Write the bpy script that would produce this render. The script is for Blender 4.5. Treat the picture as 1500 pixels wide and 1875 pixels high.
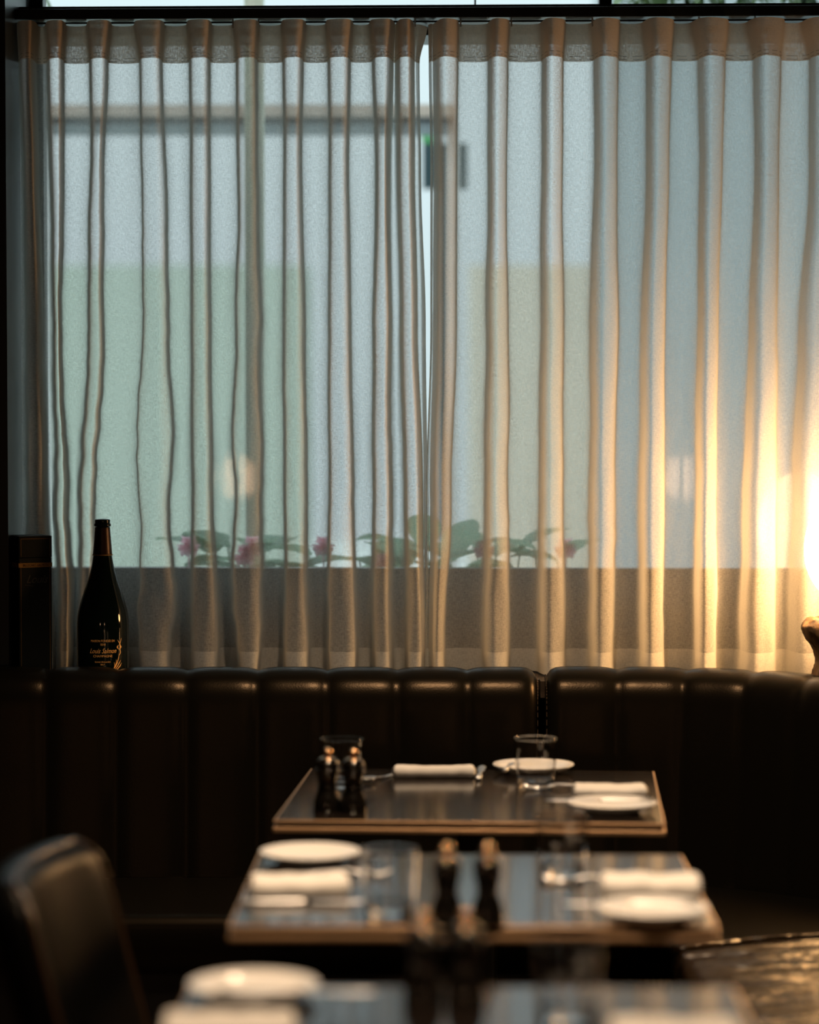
import bpy, bmesh, math, random
from mathutils import Vector, Matrix, noise
random.seed(7)
PI = math.pi
S = bpy.context.scene
COL = S.collection
for o in list(bpy.data.objects):
    bpy.data.objects.remove(o)

# ------------------------------------------------------------------ camera
F = 5000.0                      # focal length in pixels of the 1500 px wide frame
EYE = Vector((0, 0, 1.515))
PITCH = math.atan((937.5 - 730) / F)
cam = bpy.data.cameras.new('camera')
cam.sensor_fit = 'HORIZONTAL'
cam.sensor_width = 24.0
cam.lens = 80.0
cam.clip_start = 0.05
cam.clip_end = 200
cam.dof.use_dof = True
cam.dof.focus_distance = 6.28
cam.dof.aperture_fstop = 1.4
camo = bpy.data.objects.new('camera', cam)
camo.location = EYE
camo.rotation_euler = (PI / 2 - PITCH, 0, 0)
COL.objects.link(camo)
S.camera = camo

# ------------------------------------------------------------------ view + world
S.view_settings.view_transform = 'Standard'
S.view_settings.look = 'None'
S.view_settings.exposure = 0.0
S.view_settings.gamma = 1.0
S.view_settings.use_curve_mapping = False
S.cycles.max_bounces = 16
S.cycles.transmission_bounces = 16
S.cycles.transparent_max_bounces = 24
S.cycles.sample_clamp_indirect = 4.0
S.cycles.use_denoising = True
world = bpy.data.worlds.new('overcast_sky')
S.world = world
world.use_nodes = True
bgn = world.node_tree.nodes['Background']
bgn.inputs[0].default_value = (0.78, 0.92, 0.96, 1)
bgn.inputs[1].default_value = 1.0
# overcast sky: brighter towards the zenith
wn = world.node_tree.nodes; wl = world.node_tree.links
wtc = wn.new('ShaderNodeTexCoord'); wsx = wn.new('ShaderNodeSeparateXYZ')
wmr = wn.new('ShaderNodeMapRange')
wmr.inputs['From Min'].default_value = 0.0; wmr.inputs['From Max'].default_value = 1.0
wmr.inputs['To Min'].default_value = 0.95; wmr.inputs['To Max'].default_value = 2.2
wl.new(wtc.outputs['Generated'], wsx.inputs[0]); wl.new(wsx.outputs['Z'], wmr.inputs['Value'])
wl.new(wmr.outputs[0], bgn.inputs[1])

def add_light(name, kind, loc, target, power, color, **kw):
    l = bpy.data.lights.new(name, kind)
    l.energy = power
    l.color = color
    for k, v in kw.items():
        setattr(l, k, v)
    o = bpy.data.objects.new(name, l)
    o.location = loc
    d = Vector(target) - Vector(loc)
    o.rotation_euler = d.to_track_quat('-Z', 'Y').to_euler()
    COL.objects.link(o)
    return o

WARM = (1.0, 0.70, 0.44)
add_light('soft_sun', 'SUN', (0, 0, 20), (4, 9, 11), 1.1, (1.0, 0.97, 0.9), angle=0.7)
add_light('ceiling_downlight', 'SPOT', (0.15, 4.75, 2.85), (0.12, 4.9, 0.75), 190, WARM, spot_size=1.5, spot_blend=0.5, shadow_soft_size=0.04)
add_light('ceiling_downlight', 'SPOT', (0.15, 2.75, 2.85), (0.08, 3.35, 0.75), 170, WARM, spot_size=1.3, spot_blend=0.6, shadow_soft_size=0.04)
add_light('ceiling_downlight', 'SPOT', (-0.7, 3.2, 2.85), (-0.6, 3.9, 0.6), 10, WARM, spot_size=1.2, spot_blend=0.6, shadow_soft_size=0.04)
add_light('table_lamp_bulb', 'POINT', (0.90, -0.6, 1.11), (0, 6, 1), 11, (1.0, 0.58, 0.32), shadow_soft_size=0.11)
add_light('table_lamp_bulb', 'POINT', (-1.40, -0.6, 1.11), (0, 6, 1), 11, (1.0, 0.58, 0.32), shadow_soft_size=0.11)

# ------------------------------------------------------------------ helpers
def ray(px, py):
    a, b = (px - 750) / F, -(py - 937.5) / F
    c, s = math.cos(PITCH), math.sin(PITCH)
    return Vector((a, c + b * s, -s + b * c))
def at_y(px, py, Y):
    d = ray(px, py); return EYE + d * (Y / d.y)
def at_z(px, py, Z):
    d = ray(px, py); return EYE + d * ((Z - EYE.z) / d.z)

def mat(name, color=(0.5, 0.5, 0.5), rough=0.5, metal=0.0, spec=0.5, coat=0.0, trans=0.0, ior=1.45, emit=None, estr=0.0, bump=None):
    m = bpy.data.materials.new(name)
    m.use_nodes = True
    nt = m.node_tree
    b = nt.nodes['Principled BSDF']
    b.inputs['Base Color'].default_value = (*color, 1)
    b.inputs['Roughness'].default_value = rough
    b.inputs['Metallic'].default_value = metal
    b.inputs['Specular IOR Level'].default_value = spec
    b.inputs['Coat Weight'].default_value = coat
    b.inputs['Coat Roughness'].default_value = 0.1
    b.inputs['Transmission Weight'].default_value = trans
    b.inputs['IOR'].default_value = ior
    if emit:
        b.inputs['Emission Color'].default_value = (*emit, 1)
        b.inputs['Emission Strength'].default_value = estr
    if bump:     # (scale xyz, strength, distance, detail)
        tc = nt.nodes.new('ShaderNodeTexCoord')
        mp = nt.nodes.new('ShaderNodeMapping')
        mp.inputs['Scale'].default_value = bump[0]
        nz = nt.nodes.new('ShaderNodeTexNoise')
        nz.inputs['Scale'].default_value = 1.0
        nz.inputs['Detail'].default_value = bump[3]
        bp = nt.nodes.new('ShaderNodeBump')
        bp.inputs['Strength'].default_value = bump[1]
        bp.inputs['Distance'].default_value = bump[2]
        nt.links.new(tc.outputs['Object'], mp.inputs[0])
        nt.links.new(mp.outputs[0], nz.inputs[0])
        nt.links.new(nz.outputs[0], bp.inputs['Height'])
        nt.links.new(bp.outputs[0], b.inputs['Normal'])
    return m

def vary(m, c1, c2, scale, detail=4, lo=0.35, hi=0.65):
    nt = m.node_tree
    tc = nt.nodes.new('ShaderNodeTexCoord')
    mp = nt.nodes.new('ShaderNodeMapping')
    mp.inputs['Scale'].default_value = scale
    nz = nt.nodes.new('ShaderNodeTexNoise')
    nz.inputs['Scale'].default_value = 1.0
    nz.inputs['Detail'].default_value = detail
    cr = nt.nodes.new('ShaderNodeValToRGB')
    cr.color_ramp.elements[0].position = lo
    cr.color_ramp.elements[1].position = hi
    cr.color_ramp.elements[0].color = (*c1, 1)
    cr.color_ramp.elements[1].color = (*c2, 1)
    nt.links.new(tc.outputs['Object'], mp.inputs[0])
    nt.links.new(mp.outputs[0], nz.inputs[0])
    nt.links.new(nz.outputs[0], cr.inputs[0])
    nt.links.new(cr.outputs[0], nt.nodes['Principled BSDF'].inputs['Base Color'])
    return m

def obj(name, bm, m, parent=None, smooth=False, loc=None):
    me = bpy.data.meshes.new(name)
    bm.to_mesh(me); bm.free()
    if smooth:
        for p in me.polygons: p.use_smooth = True
    if m: me.materials.append(m)
    o = bpy.data.objects.new(name, me)
    COL.objects.link(o)
    if parent: o.parent = parent
    if loc: o.location = loc
    return o
def thing(name, label, cat, loc=(0, 0, 0), rz=0.0, group=None):
    o = bpy.data.objects.new(name, None)
    o.empty_display_size = 0.05
    COL.objects.link(o)
    o.location = loc; o.rotation_euler = (0, 0, rz)
    tag(o, label, cat, group)
    return o
def tag(o, label, cat, group=None, kind=None):
    o['label'] = label; o['category'] = cat
    if group: o['group'] = group
    if kind: o['kind'] = kind
    return o
def struct(name, bm, m, **k):
    o = obj(name, bm, m, **k); o['kind'] = 'structure'
    return o
def copy_tree(o, parent=None):
    c = o.copy(); COL.objects.link(c)
    c.parent = parent
    for ch in list(o.children):
        copy_tree(ch, c)
    return c
def place(proto, used, loc, rz, label, group=None):
    o = proto if not used else copy_tree(proto)
    o.location = loc; o.rotation_euler = (0, 0, rz); o['label'] = label
    if group: o['group'] = group
    return o

def box(bm, x0, x1, y0, y1, z0, z1, bev=0.0, seg=2):
    vs = [bm.verts.new((x, y, z)) for x in (x0, x1) for y in (y0, y1) for z in (z0, z1)]
    q = [(0, 1, 3, 2), (4, 6, 7, 5), (0, 4, 5, 1), (2, 3, 7, 6), (0, 2, 6, 4), (1, 5, 7, 3)]
    fs = [bm.faces.new([vs[i] for i in f]) for f in q]
    if bev > 0:
        es = set()
        for f in fs:
            for e in f.edges: es.add(e)
        bmesh.ops.bevel(bm, geom=list(es), offset=bev, segments=seg, profile=0.5, affect='EDGES')
    return bm
def bx(*a, **k):
    return box(bmesh.new(), *a, **k)
def lathe(prof, seg=48, bm=None, cx=0, cy=0):
    bm = bm or bmesh.new()
    rings = []
    for r, z in prof:
        if r < 1e-6:
            rings.append([bm.verts.new((cx, cy, z))])
        else:
            rings.append([bm.verts.new((cx + r * math.cos(2 * PI * i / seg), cy + r * math.sin(2 * PI * i / seg), z)) for i in range(seg)])
    for a, b in zip(rings, rings[1:]):
        for i in range(seg):
            j = (i + 1) % seg
            if len(a) == 1 and len(b) == 1: continue
            if len(a) == 1: bm.faces.new((a[0], b[j], b[i]))
            elif len(b) == 1: bm.faces.new((a[i], a[j], b[0]))
            else: bm.faces.new((a[i], a[j], b[j], b[i]))
    bmesh.ops.recalc_face_normals(bm, faces=bm.faces)
    return bm
def smooth_prof(pts, n=6):
    out = []
    P = [pts[0]] + list(pts) + [pts[-1]]
    for i in range(1, len(P) - 2):
        for k in range(n):
            out.append(crv(P[i - 1], P[i], P[i + 1], P[i + 2], k / n))
    out.append(tuple(pts[-1]))
    return [(max(0, a), b) for a, b in out]
def crv(a, b, c, d, t):
    return tuple(0.5 * (2 * q + (r - p) * t + (2 * p - 5 * q + 4 * r - s) * t * t + (-p + 3 * q - 3 * r + s) * t ** 3) for p, q, r, s in zip(a, b, c, d))
def tube(pts, r, seg=8, bm=None, caps=True):
    bm = bm or bmesh.new()
    pts = [Vector(p) for p in pts]
    rings = []
    for i, p in enumerate(pts):
        t = (pts[min(i + 1, len(pts) - 1)] - pts[max(i - 1, 0)]).normalized()
        u = t.cross(Vector((0, 0, 1)))
        if u.length < 1e-3: u = t.cross(Vector((1, 0, 0)))
        u.normalize(); v = t.cross(u)
        rr = r[i] if isinstance(r, (list, tuple)) else r
        rings.append([bm.verts.new(p + (u * math.cos(2 * PI * k / seg) + v * math.sin(2 * PI * k / seg)) * rr) for k in range(seg)])
    for a, b in zip(rings, rings[1:]):
        for k in range(seg):
            bm.faces.new((a[k], a[(k + 1) % seg], b[(k + 1) % seg], b[k]))
    if caps:
        bm.faces.new(rings[0][::-1]); bm.faces.new(rings[-1])
    bmesh.ops.recalc_face_normals(bm, faces=bm.faces)
    return bm
def resample(path, step):
    """smooth 2D path, points at even arc length: list of (x, y, tangent)"""
    P = [path[0]] + list(path) + [path[-1]]
    fine = []
    for i in range(1, len(P) - 2):
        for k in range(20):
            fine.append(Vector(crv(P[i - 1], P[i], P[i + 1], P[i + 2], k / 20)))
    fine.append(Vector(path[-1]))
    L = [0]
    for a, b in zip(fine, fine[1:]): L.append(L[-1] + (b - a).length)
    n = max(2, round(L[-1] / step))
    out = []; j = 0
    for i in range(n + 1):
        s = L[-1] * i / n
        while j < len(L) - 2 and L[j + 1] < s: j += 1
        f = (s - L[j]) / max(1e-9, L[j + 1] - L[j])
        p = fine[j].lerp(fine[j + 1], f)
        out.append(p)
    res = []
    for i, p in enumerate(out):
        t = (out[min(i + 1, n)] - out[max(i - 1, 0)]).normalized()
        res.append((p, t, L[-1] * i / n))
    return res, L[-1]

# ------------------------------------------------------------------ materials
M = {}
M['plaster'] = vary(mat('dark_plaster', (0.03, 0.03, 0.03), 0.8), (0.02, 0.021, 0.022), (0.035, 0.033, 0.03), (3, 3, 3))
M['sillwall'] = vary(mat('painted_window_wall', (0.2, 0.2, 0.2), 0.7), (0.018, 0.02, 0.022), (0.03, 0.03, 0.03), (6, 6, 6))
M['floor'] = vary(mat('dark_wood_floor', (0.03, 0.02, 0.015), 0.45), (0.018, 0.011, 0.007), (0.05, 0.03, 0.018), (14, 1.2, 1))
M['black_metal'] = mat('black_painted_metal', (0.008, 0.011, 0.013), 0.35, spec=0.4)
M['ledge'] = vary(mat('dark_wood_ledge', (0.03, 0.02, 0.015), 0.4), (0.02, 0.014, 0.01), (0.045, 0.03, 0.02), (2, 30, 30))
M['leather'] = mat('dark_brown_leather', (0.0045, 0.004, 0.003), 0.29, spec=0.19, bump=((260, 260, 260), 0.12, 0.002, 4))
M['leather'].node_tree.nodes['Principled BSDF'].inputs['Specular Tint'].default_value = (1.0, 0.74, 0.5, 1)
M['seat_leather'] = mat('creased_brown_leather', (0.022, 0.012, 0.005), 0.26, spec=0.7, bump=((2.6, 13, 6), 1.0, 0.07, 4))
M['chair_leather'] = mat('black_chair_leather', (0.0015, 0.0015, 0.0015), 0.33, spec=0.07, bump=((220, 220, 220), 0.1, 0.002, 3))
M['piping'] = mat('glossy_leather_piping', (0.03, 0.016, 0.008), 0.25, spec=0.7)
M['thread'] = mat('tan_thread', (0.07, 0.04, 0.02), 0.7)
M['lacquer'] = vary(mat('black_lacquered_wood', (0.01, 0.008, 0.007), 0.13, spec=0.6), (0.006, 0.005, 0.005), (0.016, 0.011, 0.008), (3, 40, 3))
M['trim'] = mat('bronze_edge_trim', (0.62, 0.40, 0.23), 0.4, metal=0.8)
M['iron'] = mat('black_iron', (0.01, 0.01, 0.01), 0.5)
M['china'] = mat('white_china', (0.82, 0.8, 0.77), 0.18, spec=0.5)
M['napkin'] = mat('white_linen', (0.8, 0.78, 0.75), 0.9, spec=0.1, bump=((500, 500, 500), 0.15, 0.001, 2))
M['steel'] = mat('brushed_steel', (0.8, 0.8, 0.8), 0.34, metal=1.0)
M['mill'] = mat('black_mill_lacquer', (0.006, 0.005, 0.004), 0.12, spec=0.9)
M['bottle'] = mat('dark_green_glass', (0.002, 0.005, 0.004), 0.06, spec=0.45)
M['foil'] = mat('black_bronze_foil', (0.03, 0.012, 0.006), 0.35, metal=0.5)
M['gold'] = mat('gold_print', (0.95, 0.52, 0.17), 0.5, metal=0.3)
M['dimgold'] = mat('dull_gold_print', (0.36, 0.2, 0.06), 0.5, metal=0.4)
M['greyprint'] = mat('grey_script_print', (0.07, 0.065, 0.055), 0.5)
M['boxcard'] = mat('black_card', (0.006, 0.009, 0.010), 0.5, spec=0.3)
M['glow'] = mat('opal_lamp_glass', (0.9, 0.85, 0.75), 0.4, emit=(1.0, 0.54, 0.21), estr=54.0)
M['driftwood'] = vary(mat('gnarled_brown_wood', (0.1, 0.05, 0.02), 0.75, bump=((60, 60, 25), 0.8, 0.01, 6)), (0.03, 0.014, 0.006), (0.20, 0.11, 0.045), (25, 25, 12), 6)
# clear glass of the tumblers
M['glass'] = mat('clear_glass', (1, 1, 1), 0.01, trans=1.0, ior=1.46)
# window pane
def pane_mat():
    m = bpy.data.materials.new('window_glass'); m.use_nodes = True
    nt = m.node_tree; nt.nodes.clear()
    out = nt.nodes.new('ShaderNodeOutputMaterial')
    mx = nt.nodes.new('ShaderNodeMixShader')
    fr = nt.nodes.new('ShaderNodeFresnel'); fr.inputs[0].default_value = 1.45
    tr = nt.nodes.new('ShaderNodeBsdfTransparent'); tr.inputs[0].default_value = (0.95, 0.98, 0.98, 1)
    gl = nt.nodes.new('ShaderNodeBsdfGlossy'); gl.inputs['Roughness'].default_value = 0.02
    nt.links.new(fr.outputs[0], mx.inputs[0]); nt.links.new(tr.outputs[0], mx.inputs[1]); nt.links.new(gl.outputs[0], mx.inputs[2])
    nt.links.new(mx.outputs[0], out.inputs[0])
    return m
M['pane'] = pane_mat()
# sheer linen: woven threads that let part of the light straight through, the rest scattered
def sheer(name, T, col):
    m = bpy.data.materials.new(name); m.use_nodes = True
    nt = m.node_tree; N = nt.nodes.new; L = nt.links.new; nt.nodes.clear()
    out = N('ShaderNodeOutputMaterial')
    uv = N('ShaderNodeUVMap')
    def nz(sx, sy, det, rough=0.6):
        mp = N('ShaderNodeMapping'); mp.inputs['Scale'].default_value = (sx, sy, 1)
        n = N('ShaderNodeTexNoise'); n.inputs['Scale'].default_value = 1; n.inputs['Detail'].default_value = det
        n.inputs['Roughness'].default_value = rough
        L(uv.outputs[0], mp.inputs[0]); L(mp.outputs[0], n.inputs[0])
        return n.outputs[0]
    def mth(op, a, b, clamp=False):
        n = N('ShaderNodeMath'); n.operation = op; n.use_clamp = clamp
        for i, v in enumerate((a, b)):
            if v is None: continue
            if isinstance(v, (int, float)): n.inputs[i].default_value = v
            else: L(v, n.inputs[i])
        return n.outputs[0]
    weave = mth('ADD', nz(90, 520, 2), nz(420, 110, 2))       # slubs along and across
    weave = mth('SUBTRACT', weave, 1.0)
    base = mth('ADD', mth('MULTIPLY', weave, 0.42), T)
    lw = N('ShaderNodeLayerWeight'); lw.inputs[0].default_value = 0.5
    cosv = mth('MAXIMUM', mth('SUBTRACT', 1.0, lw.outputs['Facing']), 0.10)
    base = mth('MAXIMUM', base, 0.03)
    t = mth('POWER', base, mth('DIVIDE', 1.0, cosv), True)      # cloth crossed at a slant covers more
    cl = N('ShaderNodeMixRGB'); cl.inputs[1].default_value = (*[c * 0.86 for c in col], 1); cl.inputs[2].default_value = (*col, 1)
    L(nz(60, 300, 3), cl.inputs[0])
    df = N('ShaderNodeBsdfDiffuse'); tl = N('ShaderNodeBsdfTranslucent')
    L(cl.outputs[0], df.inputs[0]); L(cl.outputs[0], tl.inputs[0])
    ms = N('ShaderNodeMixShader'); ms.inputs[0].default_value = 0.42
    L(df.outputs[0], ms.inputs[1]); L(tl.outputs[0], ms.inputs[2])
    tr = N('ShaderNodeBsdfTransparent')
    m2 = N('ShaderNodeMixShader'); L(t, m2.inputs[0]); L(ms.outputs[0], m2.inputs[1]); L(tr.outputs[0], m2.inputs[2])
    L(m2.outputs[0], out.inputs[0])
    return m
LINEN = (0.87, 0.86, 0.81)
M['bronze'] = mat('polished_bronze', (0.80, 0.5, 0.28), 0.2, metal=1.0)
M['sheer'] = sheer('sheer_linen', 0.53, LINEN)
M['sheer_tape'] = sheer('sheer_linen_heading', 0.09, (0.82, 0.66, 0.51))
M['sheer_hem'] = sheer('sheer_linen_hem', 0.24, LINEN)

# ------------------------------------------------------------------ the room
YAW = 0.034                                  # the window wall comes nearer towards the right
def wy(x, Y): return Y - YAW * x
def skew(bm):                                 # boxes laid along the window wall
    for v in bm.verts: v.co.y = wy(v.co.x, v.co.y)
    return bm
struct('floor', bx(-3, 3, -2, 7, -0.1, 0), M['floor'])
struct('ceiling', bx(-3, 3, -2, 6.78, 3.0, 3.1), M['plaster'])
struct('wall_left', bx(-3.1, -3.0, -2, 6.78, 0, 3.0), M['plaster'])
struct('wall_right', bx(3.0, 3.1, -2, 6.78, 0, 3.0), M['plaster'])
struct('wall_rear', bx(-3, 3, -2.1, -2, 0, 3.0), M['plaster'])
WX0, WX1 = -0.925, 2.25
SILL = 1.087
TOPZ = 3.0
struct('wall_front', skew(box(box(bx(WX0, WX1, 6.66, 6.76, 0, SILL), -3.0, WX0, 6.56, 6.76, 0, 3.0), WX1, 3.0, 6.56, 6.76, 0, 3.0)), M['sillwall'])
struct('trim_1', skew(bx(-1.35, WX0 + 0.005, 6.22, 6.56, 0, 3.0)), M['black_metal'])      # dark column left of the curtain
bm = box(bx(WX0, WX1, 6.31, 6.66, 0.84, 0.868, bev=0.003), -1.5, WX0, 6.31, 6.56, 0.84, 0.868)
struct('trim_2', skew(bm), M['ledge'])                                                     # ledge behind the banquette
win = struct('window_1', skew(box(box(box(box(bmesh.new(), WX0, WX0 + 0.03, 6.68, 6.74, SILL, TOPZ), WX1 - 0.03, WX1, 6.68, 6.74, SILL, TOPZ), WX0, WX1, 6.68, 6.74, SILL, SILL + 0.012), WX0, WX1, 6.68, 6.74, TOPZ - 0.03, TOPZ)), M['black_metal'])
zt = at_y(500, 15, 6.53).z
o = obj('transom', skew(bx(WX0, WX1, 6.56, 6.74, zt - 0.060, zt + 0.002)), M['black_metal'], win)
mx = at_y(870, 5, 6.71).x
o = obj('mullion', skew(bx(mx - 0.002, mx + 0.002, 6.69, 6.73, zt, TOPZ)), M['black_metal'], win)
ma, mb = at_y(1095, 5, 6.71).x, at_y(1118, 5, 6.71).x
o = obj('mullion', skew(bx(ma, mb, 6.68, 6.735, zt, TOPZ - 0.02)), M['black_metal'], win)
o = obj('glass_pane', skew(bx(WX0 + 0.03, WX1 - 0.03, 6.708, 6.712, SILL + 0.012, TOPZ - 0.03)), M['pane'], win)

# ------------------------------------------------------------------ curtains
YF, YB = 6.345, 6.455
ZT = at_y(400, 34, YF).z
ZTAPE = at_y(400, 104, YF).z
ZHEM = at_y(400, 1194, YF).z
ZB = 0.872
YS = (35, 110, 300, 600, 900, 1200)
def key(row, y):
    if y <= YS[0]: return row[0]
    for a in range(len(YS) - 1):
        if y <= YS[a + 1]:
            t = (y - YS[a]) / (YS[a + 1] - YS[a])
            t = t * t * (3 - 2 * t)
            return row[a] * (1 - t) + row[a + 1] * t
    return row[-1]
def z_to_py(z, Y): return 937.5 - F * math.tan(math.atan((z - EYE.z) / Y) + PITCH)

def curtain(root_label, start, folds, end, lean, seed, jit):
    """start/end: rows of (px x, depth 0..1). folds: (left row, right row)."""
    root = thing('sheer_curtain', root_label, 'curtain', (0, 6.4, 0.87), 0, 'sheer linen curtains across the window')
    rows = [ZT]
    nr = 6
    rows += [ZT + (ZTAPE - ZT) * (i + 1) / nr for i in range(nr)]
    nm = 90
    rows += [ZTAPE + (ZHEM - ZTAPE) * (i + 1) / nm for i in range(nm)]
    rows += [ZHEM + (ZB - ZHEM) * (i + 1) / 4 for i in range(4)]
    table = []
    for z in rows:
        py = z_to_py(z, 6.4)
        g = max(0.0, min(1.0, (py - 110) / 900))           # the cloth relaxes downwards
        pts = [(key(p[0], py), p[1]) for p in start]
        nf = len(folds)
        for i, (lr, rr) in enumerate(folds):
            n1 = noise.noise(Vector((i * 3.7 + seed, py * 0.006, 0))) * jit[i] * (0.2 + g)
            n2 = noise.noise(Vector((i * 3.7 + seed + 50, py * 0.006, 4))) * jit[i] * (0.2 + g)
            n1 += noise.noise(Vector((i * 5.1 + seed, py * 0.03, 9))) * jit[i] * 0.35 * g
            n2 += noise.noise(Vector((i * 5.1 + seed + 20, py * 0.03, 7))) * jit[i] * 0.35 * g
            xl, xr = key(lr, py) + n1, key(rr, py) + n2
            w = xr - xl
            k = min(6.0, w * 0.25)
            dd = 0.06 * noise.noise(Vector((i * 2.3, py * 0.004, seed)))
            sl = lean * w                                   # softer left flank where the cloth leans
            if lean > 0:                                    # crest near the left, then slanting away to the right until the sharp return
                pts += [(xl - 5.0, 0.88), (xl + 0.04 * w, 0.52), (xl + 0.20 * w, 0.14 + dd), (xl + 0.42 * w, -0.03 + dd), (xl + 0.70 * w, 0.05 + dd),
                        (xr - 0.07 * w, 0.24 + dd), (xr + 0.6, 0.52), (xr + 2.5, 0.88)]
            else: pts += [(xl - 2.5 - sl * 0.5, 0.86), (xl + 1.0, 0.45), (xl + k + sl, 0.08 + dd), (xl + w * 0.62 + sl * 0.2, -0.04 + dd),
                    (xr - k * 0.8, 0.08 + dd), (xr + 0.5, 0.45), (xr + 3.0, 0.86)]
            if i < nf - 1:
                nx = key(folds[i + 1][0], py)
                pts.append((0.5 * (xr + nx), 1.0 + dd))
        pts += [(key(p[0], py), p[1]) for p in end]
        line = []
        P = [pts[0]] + pts + [pts[-1]]
        for a in range(1, len(P) - 2):
            for q in range(5):
                line.append(crv(P[a - 1], P[a], P[a + 1], P[a + 2], q / 5))
        line.append(pts[-1])
        out = []
        for i, (px, w) in enumerate(line):
            wr = noise.noise(Vector((px * 0.05, py * 0.012, seed + 3))) * 0.05 * g
            Y = YF + (YB - YF) * (w + wr)
            X = (px - 750) / F * (6.4 + 0.85 * (Y - 6.4))  # folds fan slightly, closing up on the room side
            out.append(Vector((X, wy(X, Y), z)))
        table.append(out)
    U = [0]
    mid = table[len(table) // 2]
    for a, b in zip(mid, mid[1:]): U.append(U[-1] + (b - a).length)
    def piece(name, r0, r1, m, parent, lab=None):
        bm = bmesh.new(); uvl = bm.loops.layers.uv.new('UVMap')
        vs = [[bm.verts.new(p) for p in table[r]] for r in range(r0, r1 + 1)]
        for r in range(len(vs) - 1):
            for c in range(len(U) - 1):
                f = bm.faces.new((vs[r][c], vs[r + 1][c], vs[r + 1][c + 1], vs[r][c + 1]))
                for lp, (rr_, cc) in zip(f.loops, ((r, c), (r + 1, c), (r + 1, c + 1), (r, c + 1))):
                    lp[uvl].uv = (U[cc], rows[r0 + rr_])
        for v in bm.verts: v.co -= root.location
        o = obj(name, bm, m, parent, smooth=True)
        if lab: o['label'] = lab
        return o
    e = nr
    piece('heading_tape', 0, e, M['sheer_tape'], root, 'doubled brown heading band')
    piece('curtain_cloth', e, e + nm, M['sheer'], root)
    piece('hem', e + nm, len(rows) - 1, M['sheer_hem'], root, 'doubled stitched hem')
    # stitching lines just in front of the cloth
    for zz, nme in ((ZTAPE + 0.012, 'stitching'), (ZTAPE + 0.004, 'stitching')):
        bm = bmesh.new()
        ri = e - 1
        f = (rows[ri] - zz) / (rows[ri] - rows[e])
        prev = None
        for c in range(len(U)):
            p = table[ri][c].lerp(table[e][c], f) - root.location
            a = bm.verts.new(p + Vector((0, -0.0012, 0.0004))); b = bm.verts.new(p + Vector((0, -0.0012, -0.0004)))
            if prev and (c // 2) % 3 != 2: bm.faces.new((prev[0], prev[1], b, a))
            prev = (a, b)
        obj(nme, bm, M['threadtape'], root)
    return root
M['threadtape'] = mat('brown_thread', (0.12, 0.08, 0.05), 0.8)

c = lambda v: [v] * 6
left_folds = [
    ((32, 36, 42, 46, 46, 40), (68, 64, 68, 74, 80, 92)),
    ((84, 87, 92, 95, 99, 103), (121, 117, 116, 110, 121, 126)),
    ((160, 165, 166, 158, 147, 134), (205, 198, 192, 190, 176, 162)),
    ((247, 256, 257, 257, 251, 255), (302, 297, 303, 307, 310, 312)),
    ((343, 348, 349, 350, 350, 348), (388, 385, 385, 384, 388, 398)),
    ((428, 434, 435, 432, 426, 432), (475, 471, 472, 476, 482, 474)),
    ((516, 519, 520, 519, 520, 520), (560, 555, 552, 557, 561, 563)),
    ((597, 602, 603, 602, 602, 601), (646, 641, 638, 641, 647, 653)),
    ((677, 683, 688, 684, 683, 682), (721, 716, 712, 714, 716, 717)),
    ((727, 728, 729, 735, 741, 744), (756, 756, 757, 762, 772, 777)),
]
curtain('left sheer linen curtain panel, pale blue with daylight, behind the big dark bottle',
        [((29, 29, 30, 30, 30, 30), 0.9), ((31, 31, 33, 34, 34, 34), 1.0)], left_folds,
        [((768, 762, 766, 772, 776, 779), 0.92), ((778, 768, 770, 777, 780, 781), 1.15), ((783, 768, 771, 780, 783, 783), 1.35)],
        0.0, 1.3, [3, 6, 9, 9, 2, 9, 2.5, 3, 3, 1.5])
right_folds = [
    ((797, 797, 799, 797, 792, 790), (839, 838, 836, 835, 826, 815)),
    ((893, 894, 895, 891, 889, 884), (932, 929, 927, 931, 932, 933)),
    ((989, 992, 992, 990, 988, 986), (1033, 1029, 1028, 1031, 1031, 1034)),
    ((1081, 1086, 1088, 1080, 1080, 1080), (1132, 1129, 1127, 1129, 1125, 1123)),
    ((1174, 1182, 1182, 1174, 1172, 1172), (1229, 1225, 1222, 1215, 1216, 1217)),
    ((1263, 1275, 1279, 1276, 1274, 1273), (1328, 1322, 1318, 1312, 1310, 1311)),
    ((1363, 1375, 1379, 1370, 1362, 1356), (1429, 1423, 1420, 1419, 1418, 1418)),
    ((1463, 1476, 1477, 1462, 1452, 1446), (1530, 1525, 1522, 1520, 1518, 1515)),
    ((1570, 1575, 1577, 1575, 1570, 1566), (1632, 1628, 1626, 1622, 1620, 1618)),
    ((1670, 1675, 1677, 1675, 1670, 1666), (1732, 1728, 1726, 1722, 1720, 1718)),
    ((1770, 1775, 1777, 1775, 1770, 1766), (1832, 1828, 1826, 1822, 1820, 1818)),
]
curtain('right sheer linen curtain panel, folds turned golden by the glowing lamp',
        [((784, 785, 788, 788, 781, 777), 0.98), ((790, 791, 793, 792, 784, 780), 0.75)], right_folds,
        [((1860, 1860, 1860, 1860, 1860, 1860), 1.0), ((1900, 1900, 1900, 1900, 1900, 1900), 0.6)],
        0.28, 7.7, [2, 4, 3, 4, 3, 3, 4, 4, 3, 3, 3])

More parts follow.
